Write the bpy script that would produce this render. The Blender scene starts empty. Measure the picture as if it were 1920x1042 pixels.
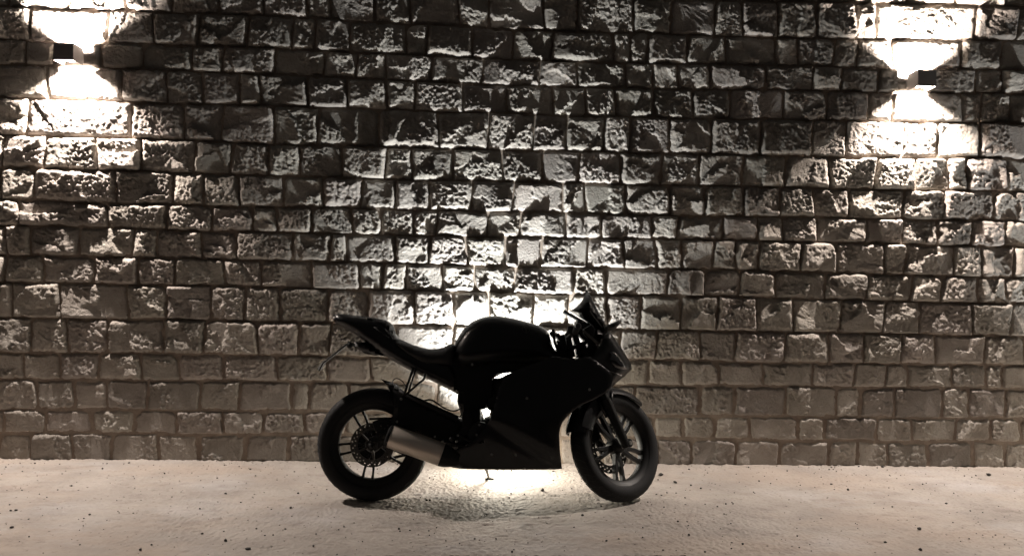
import bpy, bmesh, math, random
import numpy as np
from mathutils import Vector, Matrix
from mathutils.geometry import tessellate_polygon

random.seed(7)
rng = np.random.default_rng(11)
R = math.radians
scene = bpy.context.scene
COL = scene.collection

# ------------------------------------------------------------------ camera, world, light, exposure
CAM_H, WALL_D, FPX = 1.2215, 5.33, 1507.0
YAW, ROLL = 0.04494, 0.01874
cam_loc = Vector((0, -WALL_D, CAM_H))
FWD = Vector((math.sin(YAW), math.cos(YAW), 0))
RT0 = Vector((math.cos(YAW), -math.sin(YAW), 0))
UP0 = Vector((0, 0, 1))
RT = RT0 * math.cos(ROLL) + UP0 * math.sin(ROLL)
UP = UP0 * math.cos(ROLL) - RT0 * math.sin(ROLL)
cd = bpy.data.cameras.new('camera')
cd.sensor_width = 36
cd.lens = 36 * FPX / 1920
cd.clip_start, cd.clip_end = 0.05, 300
cam = bpy.data.objects.new('camera', cd)
COL.objects.link(cam)
cam.matrix_world = Matrix(((RT.x, UP.x, -FWD.x, cam_loc.x), (RT.y, UP.y, -FWD.y, cam_loc.y),
                           (RT.z, UP.z, -FWD.z, cam_loc.z), (0, 0, 0, 1)))
scene.camera = cam

world = bpy.data.worlds.new('World')
scene.world = world
world.use_nodes = True
wn = world.node_tree.nodes
bg = wn['Background']
bg.inputs['Color'].default_value = (1.0, 0.93, 0.86, 1)
bg.inputs['Strength'].default_value = 0.042          # night sky lit by the town

scene.view_settings.view_transform = 'Standard'
scene.view_settings.look = 'None'
scene.view_settings.gamma = 1
scene.view_settings.use_curve_mapping = False
scene.view_settings.exposure = 0
scene.render.engine = 'CYCLES'
scene.cycles.use_denoising = True
scene.cycles.max_bounces = 8
scene.cycles.sample_clamp_indirect = 6

LAMP_W = 390.0      # watts of each wall lamp
FLOOD_W = 560.0     # beam of the lamp on the ground behind the motorcycle
SPILL_W = 30.0      # its scattered light
LAMP_C = (1.0, 0.885, 0.80)
FLOOD_C = (0.94, 0.99, 1.0)


# ------------------------------------------------------------------ where a point seen in the photo lies in the place
def ray(px, py):
    return FWD + RT * ((px - 960) / FPX) - UP * ((py - 521) / FPX)


def on_wall(px, py, y=0.0):
    d = ray(px, py)
    return cam_loc + d * ((y - cam_loc.y) / d.y)


def on_ground(px, py, z=0.0):
    d = ray(px, py)
    return cam_loc + d * ((z - cam_loc.z) / d.z)


# ------------------------------------------------------------------ helpers
def link(name, me, mat=None, parent=None, **props):
    o = bpy.data.objects.new(name, me)
    COL.objects.link(o)
    if mat is not None and me is not None and not me.materials:
        me.materials.append(mat)
    if parent is not None:
        o.parent = parent
    for k, v in props.items():
        o[k] = v
    return o


def mesh_np(name, verts, quads, smooth=True):
    """fast mesh from numpy arrays (quads only)"""
    me = bpy.data.meshes.new(name)
    verts = np.ascontiguousarray(verts, dtype=np.float32)
    quads = np.ascontiguousarray(quads, dtype=np.int32)
    me.vertices.add(len(verts))
    me.vertices.foreach_set('co', verts.ravel())
    me.loops.add(quads.size)
    me.loops.foreach_set('vertex_index', quads.ravel())
    me.polygons.add(len(quads))
    me.polygons.foreach_set('loop_start', np.arange(0, quads.size, 4, dtype=np.int32))
    me.polygons.foreach_set('loop_total', np.full(len(quads), 4, dtype=np.int32))
    me.update(calc_edges=True)
    me.polygons.foreach_set('use_smooth', np.full(len(quads), smooth))
    return me


def grid_quads(nu, nv):
    i = np.arange(nu - 1)[:, None]
    j = np.arange(nv - 1)[None, :]
    a = (i * nv + j).ravel()
    return np.stack([a, a + nv, a + nv + 1, a + 1], 1)


def mesh_vf(name, geoms, smooth=True, angle=None):
    """one mesh out of several (verts, faces) lists"""
    V, F = [], []
    for v, f in geoms:
        n = len(V)
        V += [tuple(p) for p in v]
        F += [tuple(i + n for i in q) for q in f]
    me = bpy.data.meshes.new(name)
    me.from_pydata(V, [], F)
    bm = bmesh.new()
    bm.from_mesh(me)
    bmesh.ops.recalc_face_normals(bm, faces=bm.faces)
    if angle is not None:
        for e in bm.edges:
            if len(e.link_faces) == 2 and e.calc_face_angle(0) > R(angle):
                e.smooth = False
    bm.to_mesh(me)
    bm.free()
    for p in me.polygons:
        p.use_smooth = smooth
    return me


TAB = np.random.default_rng(3).random((256, 256))


def vnoise(x, y):
    xi, yi = np.floor(x).astype(int), np.floor(y).astype(int)
    fx, fy = x - xi, y - yi
    fx = fx * fx * (3 - 2 * fx)
    fy = fy * fy * (3 - 2 * fy)
    a, b = TAB[xi & 255, yi & 255], TAB[(xi + 1) & 255, yi & 255]
    c, d = TAB[xi & 255, (yi + 1) & 255], TAB[(xi + 1) & 255, (yi + 1) & 255]
    return (a * (1 - fx) + b * fx) * (1 - fy) + (c * (1 - fx) + d * fx) * fy - 0.5


def fbm(x, y, octv=4, gain=0.5):
    s, amp = 0, 1.0
    for k in range(octv):
        s = s + amp * vnoise(x * 2 ** k + 17.3 * k, y * 2 ** k + 9.1 * k)
        amp *= gain
    return s


def sstep(a, b, x):
    t = np.clip((x - a) / (b - a), 0, 1)
    return t * t * (3 - 2 * t)


# ------------------------------------------------------------------ materials
def new_mat(name):
    m = bpy.data.materials.new(name)
    m.use_nodes = True
    nt = m.node_tree
    return m, nt.nodes, nt.links, nt.nodes['Principled BSDF']


def simple(name, col, rough, metal=0.0, coat=0.0, spec=0.5, bump=None):
    m, N, L, b = new_mat(name)
    b.inputs['Base Color'].default_value = (*col, 1)
    b.inputs['Roughness'].default_value = rough
    b.inputs['Metallic'].default_value = metal
    b.inputs['Coat Weight'].default_value = coat
    b.inputs['Coat Roughness'].default_value = 0.08
    b.inputs['Specular IOR Level'].default_value = spec
    tc = N.new('ShaderNodeTexCoord')
    nz = N.new('ShaderNodeTexNoise')
    nz.inputs['Scale'].default_value = bump[0] if bump else 60
    nz.inputs['Detail'].default_value = 5
    L.new(tc.outputs['Object'], nz.inputs['Vector'])
    mr = N.new('ShaderNodeMapRange')
    mr.inputs['To Min'].default_value = max(0.03, rough - 0.08)
    mr.inputs['To Max'].default_value = min(1, rough + 0.10)
    L.new(nz.outputs['Fac'], mr.inputs['Value'])
    L.new(mr.outputs['Result'], b.inputs['Roughness'])
    if bump:
        bp = N.new('ShaderNodeBump')
        bp.inputs['Strength'].default_value = 0.6
        bp.inputs['Distance'].default_value = bump[1]
        L.new(nz.outputs['Fac'], bp.inputs['Height'])
        L.new(bp.outputs['Normal'], b.inputs['Normal'])
    return m


def stone_mat():
    m, N, L, b = new_mat('limestone')
    tc = N.new('ShaderNodeTexCoord')
    oi = N.new('ShaderNodeObjectInfo')
    big = N.new('ShaderNodeTexNoise')
    big.inputs['Scale'].default_value = 5
    big.inputs['Detail'].default_value = 6
    big.inputs['Roughness'].default_value = 0.65
    L.new(tc.outputs['Object'], big.inputs['Vector'])
    ramp = N.new('ShaderNodeValToRGB')
    ramp.color_ramp.elements[0].position = 0.3
    ramp.color_ramp.elements[0].color = (0.235, 0.205, 0.175, 1)
    ramp.color_ramp.elements[1].position = 0.72
    ramp.color_ramp.elements[1].color = (0.43, 0.395, 0.355, 1)
    L.new(big.outputs['Fac'], ramp.inputs['Fac'])
    hs = N.new('ShaderNodeHueSaturation')
    mr = N.new('ShaderNodeMapRange')
    mr.inputs['To Min'].default_value = 0.80
    mr.inputs['To Max'].default_value = 1.14
    L.new(oi.outputs['Random'], mr.inputs['Value'])
    L.new(mr.outputs['Result'], hs.inputs['Value'])
    mr2 = N.new('ShaderNodeMapRange')
    mr2.inputs['To Min'].default_value = 0.485
    mr2.inputs['To Max'].default_value = 0.51
    mu = N.new('ShaderNodeMath')
    mu.operation = 'FRACT'
    m10 = N.new('ShaderNodeMath')
    m10.operation = 'MULTIPLY'
    m10.inputs[1].default_value = 13.7
    L.new(oi.outputs['Random'], m10.inputs[0])
    L.new(m10.outputs[0], mu.inputs[0])
    L.new(mu.outputs[0], mr2.inputs['Value'])
    L.new(mr2.outputs['Result'], hs.inputs['Hue'])
    fl_ = N.new('ShaderNodeTexNoise')
    fl_.inputs['Scale'].default_value = 38
    fl_.inputs['Detail'].default_value = 5
    fl_.inputs['Roughness'].default_value = 0.7
    L.new(tc.outputs['Object'], fl_.inputs['Vector'])
    fm = N.new('ShaderNodeMapRange')
    fm.inputs['From Min'].default_value = 0.54
    fm.inputs['From Max'].default_value = 0.70
    fm.inputs['To Max'].default_value = 0.6
    L.new(fl_.outputs['Fac'], fm.inputs['Value'])
    fx = N.new('ShaderNodeMix')
    fx.data_type = 'RGBA'
    L.new(fm.outputs['Result'], fx.inputs['Factor'])
    L.new(ramp.outputs['Color'], fx.inputs['A'])
    fx.inputs['B'].default_value = (0.20, 0.165, 0.135, 1)
    L.new(fx.outputs['Result'], hs.inputs['Color'])
    L.new(hs.outputs['Color'], b.inputs['Base Color'])
    b.inputs['Roughness'].default_value = 0.82
    b.inputs['Specular IOR Level'].default_value = 0.25
    n1 = N.new('ShaderNodeTexNoise')
    n1.inputs['Scale'].default_value = 70
    n1.inputs['Detail'].default_value = 8
    n1.inputs['Roughness'].default_value = 0.7
    L.new(tc.outputs['Object'], n1.inputs['Vector'])
    b1 = N.new('ShaderNodeBump')
    b1.inputs['Strength'].default_value = 1.0
    b1.inputs['Distance'].default_value = 0.011
    L.new(n1.outputs['Fac'], b1.inputs['Height'])
    v1 = N.new('ShaderNodeTexVoronoi')
    v1.inputs['Scale'].default_value = 85
    L.new(tc.outputs['Object'], v1.inputs['Vector'])
    b2 = N.new('ShaderNodeBump')
    b2.inputs['Strength'].default_value = 0.35
    b2.inputs['Distance'].default_value = 0.003
    L.new(v1.outputs['Distance'], b2.inputs['Height'])
    L.new(b1.outputs['Normal'], b2.inputs['Normal'])
    L.new(b2.outputs['Normal'], b.inputs['Normal'])
    return m


def earth_mat(name, c0, c1, scale, bump_d, rough=0.9, specks=0.0, stain=None):
    m, N, L, b = new_mat(name)
    tc = N.new('ShaderNodeTexCoord')
    n1 = N.new('ShaderNodeTexNoise')
    n1.inputs['Scale'].default_value = scale
    n1.inputs['Detail'].default_value = 8
    n1.inputs['Roughness'].default_value = 0.62
    L.new(tc.outputs['Object'], n1.inputs['Vector'])
    ramp = N.new('ShaderNodeValToRGB')
    ramp.color_ramp.elements[0].position = 0.34
    ramp.color_ramp.elements[0].color = (*c0, 1)
    ramp.color_ramp.elements[1].position = 0.66
    ramp.color_ramp.elements[1].color = (*c1, 1)
    L.new(n1.outputs['Fac'], ramp.inputs['Fac'])
    col = ramp.outputs['Color']
    if stain:
        for sc_, lo, hi, c, f in stain:
            n2 = N.new('ShaderNodeTexNoise')
            n2.inputs['Scale'].default_value = sc_
            n2.inputs['Detail'].default_value = 7
            n2.inputs['Roughness'].default_value = 0.65
            mp = N.new('ShaderNodeMapping')
            mp.inputs['Location'].default_value = (sc_ * 1.7, sc_, 3)
            mp.inputs['Scale'].default_value = (0.7, 1.2, 1)
            L.new(tc.outputs['Object'], mp.inputs['Vector'])
            L.new(mp.outputs['Vector'], n2.inputs['Vector'])
            mr = N.new('ShaderNodeMapRange')
            mr.inputs['From Min'].default_value = lo
            mr.inputs['From Max'].default_value = hi
            mr.inputs['To Max'].default_value = f
            L.new(n2.outputs['Fac'], mr.inputs['Value'])
            mx = N.new('ShaderNodeMix')
            mx.data_type = 'RGBA'
            L.new(mr.outputs['Result'], mx.inputs['Factor'])
            L.new(col, mx.inputs['A'])
            mx.inputs['B'].default_value = (*c, 1)
            col = mx.outputs['Result']
    if specks:
        vo = N.new('ShaderNodeTexVoronoi')
        vo.inputs['Scale'].default_value = 26
        L.new(tc.outputs['Object'], vo.inputs['Vector'])
        mr = N.new('ShaderNodeMapRange')
        mr.inputs['From Min'].default_value = 0.10
        mr.inputs['From Max'].default_value = 0.17
        mr.inputs['To Min'].default_value = specks
        mr.inputs['To Max'].default_value = 0
        L.new(vo.outputs['Distance'], mr.inputs['Value'])
        sp = N.new('ShaderNodeSeparateColor')
        L.new(vo.outputs['Color'], sp.inputs['Color'])
        gt = N.new('ShaderNodeMath')
        gt.operation = 'GREATER_THAN'
        gt.inputs[1].default_value = 0.7
        L.new(sp.outputs['Red'], gt.inputs[0])
        mm = N.new('ShaderNodeMath')
        mm.operation = 'MULTIPLY'
        L.new(gt.outputs[0], mm.inputs[0])
        L.new(mr.outputs['Result'], mm.inputs[1])
        mx = N.new('ShaderNodeMix')
        mx.data_type = 'RGBA'
        L.new(mm.outputs[0], mx.inputs['Factor'])
        L.new(col, mx.inputs['A'])
        mx.inputs['B'].default_value = (0.10, 0.085, 0.07, 1)
        col = mx.outputs['Result']
    L.new(col, b.inputs['Base Color'])
    b.inputs['Roughness'].default_value = rough
    b.inputs['Specular IOR Level'].default_value = 0.25
    n3 = N.new('ShaderNodeTexNoise')
    n3.inputs['Scale'].default_value = 90
    n3.inputs['Detail'].default_value = 6
    L.new(tc.outputs['Object'], n3.inputs['Vector'])
    bp = N.new('ShaderNodeBump')
    bp.inputs['Strength'].default_value = 0.5
    bp.inputs['Distance'].default_value = bump_d
    L.new(n3.outputs['Fac'], bp.inputs['Height'])
    L.new(bp.outputs['Normal'], b.inputs['Normal'])
    return m


M_STONE = stone_mat()
M_MORTAR = earth_mat('mortar', (0.20, 0.158, 0.128), (0.31, 0.255, 0.208), 14, 0.006)
M_SLAB = earth_mat('concrete', (0.325, 0.29, 0.26), (0.455, 0.41, 0.37), 2.2, 0.006, 0.85, 0.8,
                   [(1.1, 0.5, 0.66, (0.44, 0.355, 0.29), 0.5), (6, 0.55, 0.72, (0.22, 0.185, 0.16), 0.6),
                    (1.7, 0.52, 0.7, (0.52, 0.50, 0.50), 0.5), (30, 0.60, 0.72, (0.20, 0.165, 0.14), 0.6)])
M_ASPHALT = earth_mat('asphalt', (0.035, 0.028, 0.027), (0.06, 0.05, 0.048), 20, 0.01)
M_PEBBLE = simple('dark_pebble', (0.035, 0.03, 0.027), 0.8)
M_GLOSS = simple('black_gloss_paint', (0.006, 0.006, 0.007), 0.34, coat=0.1, spec=0.3)
M_SATIN = simple('black_satin_plastic', (0.012, 0.012, 0.012), 0.55, spec=0.35, bump=(300, 0.0006))
M_SEAT = simple('black_vinyl', (0.016, 0.015, 0.015), 0.6, bump=(420, 0.0008))
M_RUBBER = simple('tyre_rubber', (0.011, 0.011, 0.012), 0.72, spec=0.3, bump=(160, 0.0008))
M_FRAME = simple('black_metal', (0.008, 0.008, 0.008), 0.5, spec=0.25)
M_ALLOY = simple('black_alloy_wheel', (0.009, 0.009, 0.009), 0.5, spec=0.3)
M_DISC = simple('brake_steel', (0.09, 0.085, 0.08), 0.4, metal=1.0)
M_STEEL = simple('brushed_steel', (0.66, 0.58, 0.50), 0.45, metal=0.75, bump=(90, 0.0004))
M_BOLT = simple('zinc_bolt', (0.35, 0.34, 0.32), 0.35, metal=1.0)
M_SMOKE = simple('smoked_screen', (0.004, 0.004, 0.005), 0.3, spec=0.12)
M_LENS = simple('headlight_lens', (0.02, 0.02, 0.022), 0.10, coat=1.0)
M_RED = simple('tail_light_lens', (0.10, 0.05, 0.05), 0.15, coat=1.0)
M_PLATE = simple('plate_metal', (0.07, 0.07, 0.075), 0.45, metal=0.3)
M_LAMP = simple('dark_grey_lamp_metal', (0.20, 0.18, 0.17), 0.5, metal=0.2)
M_LAMPIN = simple('lamp_reflector', (0.55, 0.52, 0.50), 0.5)
m, N, L_, b = new_mat('led_glow')
b.inputs['Base Color'].default_value = (0.8, 0.8, 0.8, 1)
b.inputs['Emission Color'].default_value = (*FLOOD_C, 1)
b.inputs['Emission Strength'].default_value = 12
M_LED = m

# ------------------------------------------------------------------ ground
E0 = [(-2600, 1049), (0, 1046), (560, 1042.2), (700, 1041.0), (1000, 1040.8), (1290, 1041.0), (1400, 1043), (1920, 1048), (4600, 1062)]
edge = [on_ground(*p) for p in E0]
ex = np.array([p.x for p in edge])
ey = np.array([p.y for p in edge])
gx = np.concatenate([np.linspace(-11, -3.6, 60)[:-1], np.linspace(-3.6, 4.3, 1300), np.linspace(4.3, 12, 60)[1:]])
gt_ = np.linspace(0, 1, 300)
GX, GT = np.meshgrid(gx, gt_, indexing='ij')
YE = np.interp(GX, ex, ey) + 0.0015 * fbm(GX * 25, GX * 0 + 3)
GY = 0.12 + (YE - 0.12) * GT
grit = fbm(GX * 92, GY * 62, 2, 0.8)
GZ = 0.0012 * fbm(GX * 1.5, GY * 1.5, 3) + 0.0050 * grit * (0.55 + 0.9 * np.clip(vnoise(GX * 2.1 + 5, GY * 2.1) + 0.5, 0, 1))
GZ += -0.003 * sstep(0.34, 0.45, vnoise(GX * 13, GY * 17))
GZ += 0.010 * np.clip(1 - np.abs(GY + 0.035) / 0.03, 0, 1) * (fbm(GX * 30, GY * 30, 3) + 0.25)
n_g = GX.size
V = np.stack([GX.ravel(), GY.ravel(), GZ.ravel()], 1)
Q = grid_quads(*GX.shape)
# front face of the slab
fr = np.stack([GX[:, -1], GY[:, -1], np.full(len(gx), -0.14)], 1)
lo = n_g + np.arange(len(gx) - 1)
hi = (np.arange(len(gx) - 1) + 1) * len(gt_) - 1
Q = np.vstack([Q, np.stack([hi, lo, lo + 1, hi + len(gt_)], 1)])
me = mesh_np('pavement', np.vstack([V, fr]), Q[:, ::-1])
pavement = link('pavement', me, M_SLAB, kind='structure')
# cut edge stays crisp
bmv, bmf = [(-60, -60, -0.13), (60, -60, -0.13), (60, 3, -0.13), (-60, 3, -0.13)], [(0, 1, 2, 3)]
link('road', mesh_vf('road', [(bmv, bmf)], False), M_ASPHALT, kind='structure')

# ------------------------------------------------------------------ the stone wall: courses and joints read off the photo
SX = np.array([-1400, -500, 0, 480, 960, 1440, 1920, 2500, 3400.])
LINES = [(-103, -92, -70, -56, -47), (-45, -30, -8, 5, 14), (15, 31, 57, 72, 77), (77, 91, 115, 125, 133), (121, 140, 162, 171, 178),
         (185, 200, 215, 226, 234), (252, 270, 284, 292, 300), (312, 330, 342, 353, 360), (375, 388, 398, 408, 415),
         (422, 435, 446, 452, 464), (478, 487, 500, 508, 521), (530, 537, 550, 558, 570), (596, 602, 612, 622, 631),
         (659, 665, 670, 679, 685), (709, 714, 718, 724, 729), (766, 769, 774, 779, 785), (811, 813, 817, 825, 829),
         (860, 861, 866, 869, 874)]
WXS, WZS = [], []
for ys in LINES:
    p = [on_wall(x, y) for x, y in zip((0, 480, 960, 1440, 1920), ys)]
    xs = [q.x for q in p]
    zs = [q.z for q in p]
    xs = [-8, xs[0] - 1.2] + xs + [xs[-1] + 1.2, 9]
    zm = sum(zs) / 5
    zs = [zm, zm * .6 + zs[0] * .4] + zs + [zm * .6 + zs[-1] * .4, zm]
    WXS.append(xs)
    WZS.append(zs)


def smooth_interp(x, xs, zs):
    return (np.interp(x - 0.25, xs, zs) + 2 * np.interp(x, xs, zs) + np.interp(x + 0.25, xs, zs)) / 4


def line_z(k, x):
    """height of course line k (0 = top) at wall position x"""
    if k == len(LINES) - 1:
        return np.interp(x, WXS[-1], WZS[-1]) - 0.02
    return smooth_interp(x, WXS[k], WZS[k]) + 0.010 * vnoise(x * 2.3 + k * 7.7, np.zeros_like(x) + k) + 0.007 * vnoise(x * 7.1 + k * 3.7, np.zeros_like(x) + k)


JOINTS = {
    0: [60, 150, 260, 340, 430, 520, 600, 700, 790, 880, 960, 1040, 1130, 1210, 1290, 1370, 1440, 1523, 1600, 1700, 1790, 1880],
    1: [20, 130, 238, 325, 412, 495, 577, 620, 703, 770, 860, 917, 1019, 1082, 1187, 1257, 1339, 1390, 1456, 1529, 1602, 1639, 1827, 1905],
    2: [60, 206, 290, 376, 467, 550, 592, 657, 762, 802, 885, 962, 1035, 1150, 1181, 1214, 1287, 1359, 1452, 1494, 1562, 1606, 1670, 1800, 1874],
    3: [51, 105, 192, 270, 362, 420, 517, 610, 670, 724, 810, 905, 1012, 1082, 1172, 1222, 1269, 1329, 1434, 1522, 1576, 1645, 1740, 1825, 1875],
    4: [90, 232, 315, 382, 451, 489, 579, 652, 726, 779, 867, 950, 1036, 1097, 1152, 1225, 1297, 1367, 1467, 1547, 1624, 1671, 1800, 1837],
    5: [55, 249, 347, 419, 515, 597, 711, 822, 916, 1001, 1062, 1132, 1180, 1254, 1332, 1424, 1520, 1584, 1690, 1756, 1834, 1917],
    6: [9, 87, 184, 267, 367, 436, 505, 564, 642, 724, 773, 850, 942, 1017, 1085, 1162, 1239, 1310, 1390, 1471, 1552, 1639, 1715, 1775, 1809, 1885],
    7: [5, 67, 220, 327, 384, 450, 532, 607, 679, 742, 805, 885, 962, 1055, 1096, 1172, 1254, 1320, 1392, 1460, 1524, 1590, 1690, 1767, 1860],
    8: [39, 205, 316, 400, 475, 520, 586, 662, 715, 776, 820, 914, 975, 1061, 1127, 1220, 1269, 1354, 1419, 1466, 1530, 1622, 1690, 1755, 1819, 1882],
    9: [15, 59, 150, 252, 296, 380, 445, 550, 621, 650, 742, 806, 875, 947, 1015, 1101, 1169, 1229, 1277, 1336, 1377, 1422, 1500, 1566, 1655, 1695, 1786, 1837],
    10: [84, 180, 261, 330, 422, 491, 586, 674, 719, 762, 830, 890, 965, 1076, 1135, 1250, 1319, 1386, 1452, 1545, 1624, 1707, 1762, 1831, 1884],
    11: [26, 115, 241, 315, 397, 461, 526, 616, 691, 777, 851, 917, 999, 1064, 1137, 1200, 1275, 1344, 1416, 1485, 1574, 1655, 1720, 1819, 1892],
    12: [61, 129, 204, 309, 385, 484, 561, 620, 742, 850, 930, 1000, 1080, 1162, 1230, 1311, 1377, 1470, 1552, 1617, 1687, 1751, 1844, 1919],
    13: [47, 115, 187, 267, 337, 421, 521, 614, 695, 777, 850, 930, 1010, 1090, 1135, 1215, 1277, 1346, 1429, 1522, 1600, 1659, 1699, 1782, 1846, 1876],
    14: [72, 142, 203, 278, 377, 450, 547, 582, 657, 740, 817, 900, 980, 1060, 1130, 1190, 1310, 1376, 1471, 1566, 1611, 1675, 1764, 1813, 1882],
    15: [10, 88, 175, 255, 333, 420, 495, 572, 650, 735, 815, 890, 970, 1050, 1130, 1225, 1279, 1338, 1405, 1494, 1543, 1641, 1706, 1789, 1855],
    16: [62, 138, 212, 298, 375, 460, 542, 630, 705, 790, 880, 960, 1050, 1130, 1229, 1295, 1378, 1459, 1550, 1605, 1661, 1736, 1821, 1880],
}
WALL_L, WALL_R = -6.4, 7.2


def stone_geom(xl, xr, k, seed, step, big):
    """grid of one rock-faced stone: outline slightly irregular, face split into planes, chips and rubble"""
    r = np.random.default_rng(seed)
    w = xr[0] - xl[0]
    xm = 0.5 * (xl[0] + xr[0])
    zt, zb = line_z(k, np.array([xm]))[0], line_z(k + 1, np.array([xm]))[0]
    h = zt - zb
    nx = max(8, int(w / step) + 1)
    nz = max(7, int(h / step) + 1)
    s, t = np.meshgrid(np.linspace(0, 1, nx), np.linspace(0, 1, nz), indexing='ij')
    XL = xl[0] + (xl[1] - xl[0]) * t
    XR = xr[0] + (xr[1] - xr[0]) * t
    X = XL + (XR - XL) * s
    ZT, ZB = line_z(k, X), line_z(k + 1, X)
    Z = ZB + (ZT - ZB) * t
    ox, oy = r.uniform(0, 200, 2)
    # distance to the joint, with a wandering rounded outline
    dx = np.minimum(s, 1 - s) * w
    dz = np.minimum(t, 1 - t) * h
    rc = r.uniform(0.010, 0.034)
    c4 = np.clip(r.normal(0.012, 0.022, 4) + (0.012 if k >= 12 else 0.0), 0.006, 0.06)
    rc = np.where(t > 0.5, np.where(s > 0.5, c4[0], c4[1]), 0.6 * np.where(s > 0.5, c4[2], c4[3]))
    ax, az = np.clip(rc - dx, 0, None), np.clip(rc - dz, 0, None)
    e = rc - np.sqrt(ax ** 2 + az ** 2)
    e = np.where((dx > rc) & (dz > rc), np.minimum(dx, dz), e)
    lowrow = k >= 12
    e = e - (0.0012 + 0.019 * np.clip(fbm(X * 17 + ox, Z * 17 + oy, 5, 0.62) + 0.06, 0, 1))
    px, pz = (s - 0.5) * w, (t - 0.5) * h
    flat = 0.55 if k >= 13 else (0.8 if k >= 10 else 1.0)
    zm_ = 0.5 * (zt + zb)
    dl = min(math.hypot(xm + 2.60, zm_ - 2.58), math.hypot(xm - 2.92, zm_ - 2.58))
    calm = dl < 0.46          # the smoother blocks beside the lamps
    if calm:
        flat = 0.3
    # facets
    K = int(r.integers(2, 5))
    sx, sz = r.uniform(-0.5, 0.5, K) * w, r.uniform(-0.5, 0.5, K) * h
    wob = 0.040 * fbm(X * 13 + ox, Z * 13 + oy, 5, 0.62)
    wob2 = 0.040 * fbm(X * 13 + oy, Z * 13 + ox, 5, 0.62)
    D = np.stack([np.hypot(px + wob - sx[i], (pz + wob2 - sz[i]) * r.uniform(0.8, 1.3)) for i in range(K)])
    near = D.argmin(0)
    typ = r.choice(3, K, p=[0.22, 0.50, 0.28])
    if calm:
        typ[:] = 0
    H = np.zeros_like(X)
    cs = r.uniform(0.012, 0.021)
    # worley lumps
    gxn, gzn = int(w / cs) + 3, int(h / cs) + 3
    ci, cj = np.meshgrid(np.arange(-1, gxn), np.arange(-1, gzn), indexing='ij')
    cx = ((ci + r.uniform(0, 1, ci.shape)) * cs - w / 2).ravel()
    cz = ((cj + r.uniform(0, 1, cj.shape)) * cs - h / 2).ravel()
    ch = r.uniform(0.2, 1, cx.shape)
    qx, qz = px + wob * 0.35, pz + wob2 * 0.35
    dd = (qx.ravel()[:, None] - cx[None]) ** 2 + (qz.ravel()[:, None] - cz[None]) ** 2
    am = dd.argmin(1)
    f1 = np.sqrt(dd[np.arange(len(am)), am]).reshape(X.shape) / cs
    lump = (ch[am].reshape(X.shape)) * np.sqrt(np.clip(1 - (f1 * 1.15) ** 2, 0, 1))
    gr = fbm(X * 48 + ox, Z * 48 + oy, 3, 0.75)
    rid = 0.5 - np.abs(fbm(X * 30 + oy, Z * 30 + ox, 3, 0.6)) * 1.6
    for i in range(K):
        msk = near == i
        g = r.uniform(-0.22, 0.22, 2) * flat
        hh = r.uniform(-0.005, 0.007) * flat + g[0] * (px - sx[i]) + g[1] * (pz - sz[i])
        if typ[i] == 0:      # plain broken face
            d_ = 0.0044 * gr + 0.004 * rid + 0.008 * fbm(X * 9 + oy, Z * 9 + ox, 2)
        elif typ[i] == 1:    # rubble, pitted
            d_ = (0.011 * lump - 0.006) * (0.75 + 0.25 * flat) + 0.0055 * gr + 0.006 * rid
        else:                # conchoidal fan with striations
            ang0 = r.uniform(0, 2 * math.pi)
            ax0, az0 = 0.55 * w * math.cos(ang0), 0.55 * h * math.sin(ang0)
            rr = np.hypot(px - ax0, pz - az0)
            th = np.arctan2(pz - az0, px - ax0)
            d_ = 0.0035 * vnoise(th * 9 + ox, rr * 12) + 0.0034 * vnoise(th * 24 + oy, rr * 16) + 0.0024 * gr
            d_ = d_ - 0.012 * np.sin(np.clip(rr / (0.8 * w), 0, 1) * math.pi) * flat
        H = np.where(msk, hh + d_, H)
    base = (0.026 if calm else r.uniform(0.024, 0.036)) * (0.75 if k >= 13 else 1)
    # pillow: stone stands proud in the middle
    pil = 1 - (2 * np.abs(s - 0.5)) ** 4 * 0.5 - (2 * np.abs(t - 0.5)) ** 4 * 0.5
    H = base + H * (0.5 + 0.5 * sstep(0, 0.02, e)) + 0.005 * flat * pil
    H = np.clip(H, 0.019 if k < 12 else 0.023, 0.07)
    # chipped arris
    arr = sstep(-0.003, 0.005, e) * 0.62 + 0.38 * sstep(0.0, r.uniform(0.010, 0.030), e)
    Hf = np.where(e > -0.012, H * arr - 0.010 * (1 - arr), -0.02)
    Hf[0, :] = Hf[-1, :] = -0.03
    Hf[:, 0] = Hf[:, -1] = -0.03
    org = Vector((xm, 0, 0.5 * (zt + zb)))
    V = np.stack([X.ravel() - org.x, -Hf.ravel(), Z.ravel() - org.z], 1)
    # skirt back into the wall
    return V, grid_quads(nx, nz), org


# backing of mortar
mx_ = np.linspace(WALL_L - 0.1, WALL_R + 0.1, 420)
mz_ = np.linspace(-0.15, 3.75, 150)
MX, MZ = np.meshgrid(mx_, mz_, indexing='ij')
MY = 0.004 * fbm(MX * 14, MZ * 14, 3)
low = sstep(0.9, 0.0, MZ)
MY = MY - 0.008 - 0.009 * low
V = np.stack([MX.ravel(), MY.ravel(), MZ.ravel()], 1)
Q = grid_quads(*MX.shape)
n0 = len(V)
x0, x1, z0, z1 = WALL_L - 0.1, WALL_R + 0.1, -0.15, 3.75
V = np.vstack([V, [(x0, .03, z0), (x1, .03, z0), (x1, .03, z1), (x0, .03, z1), (x0, .45, z0), (x1, .45, z0), (x1, .45, z1), (x0, .45, z1)]])
Q = np.vstack([Q, np.array([(3, 2, 6, 7), (0, 3, 7, 4), (2, 1, 5, 6), (4, 5, 6, 7)]) + n0])
wall = link('stone_wall', mesh_np('stone_wall_mortar', V, Q), M_MORTAR, None,
            label='tall wall of rough split limestone blocks in level courses behind the motorcycle', category='wall')

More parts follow.
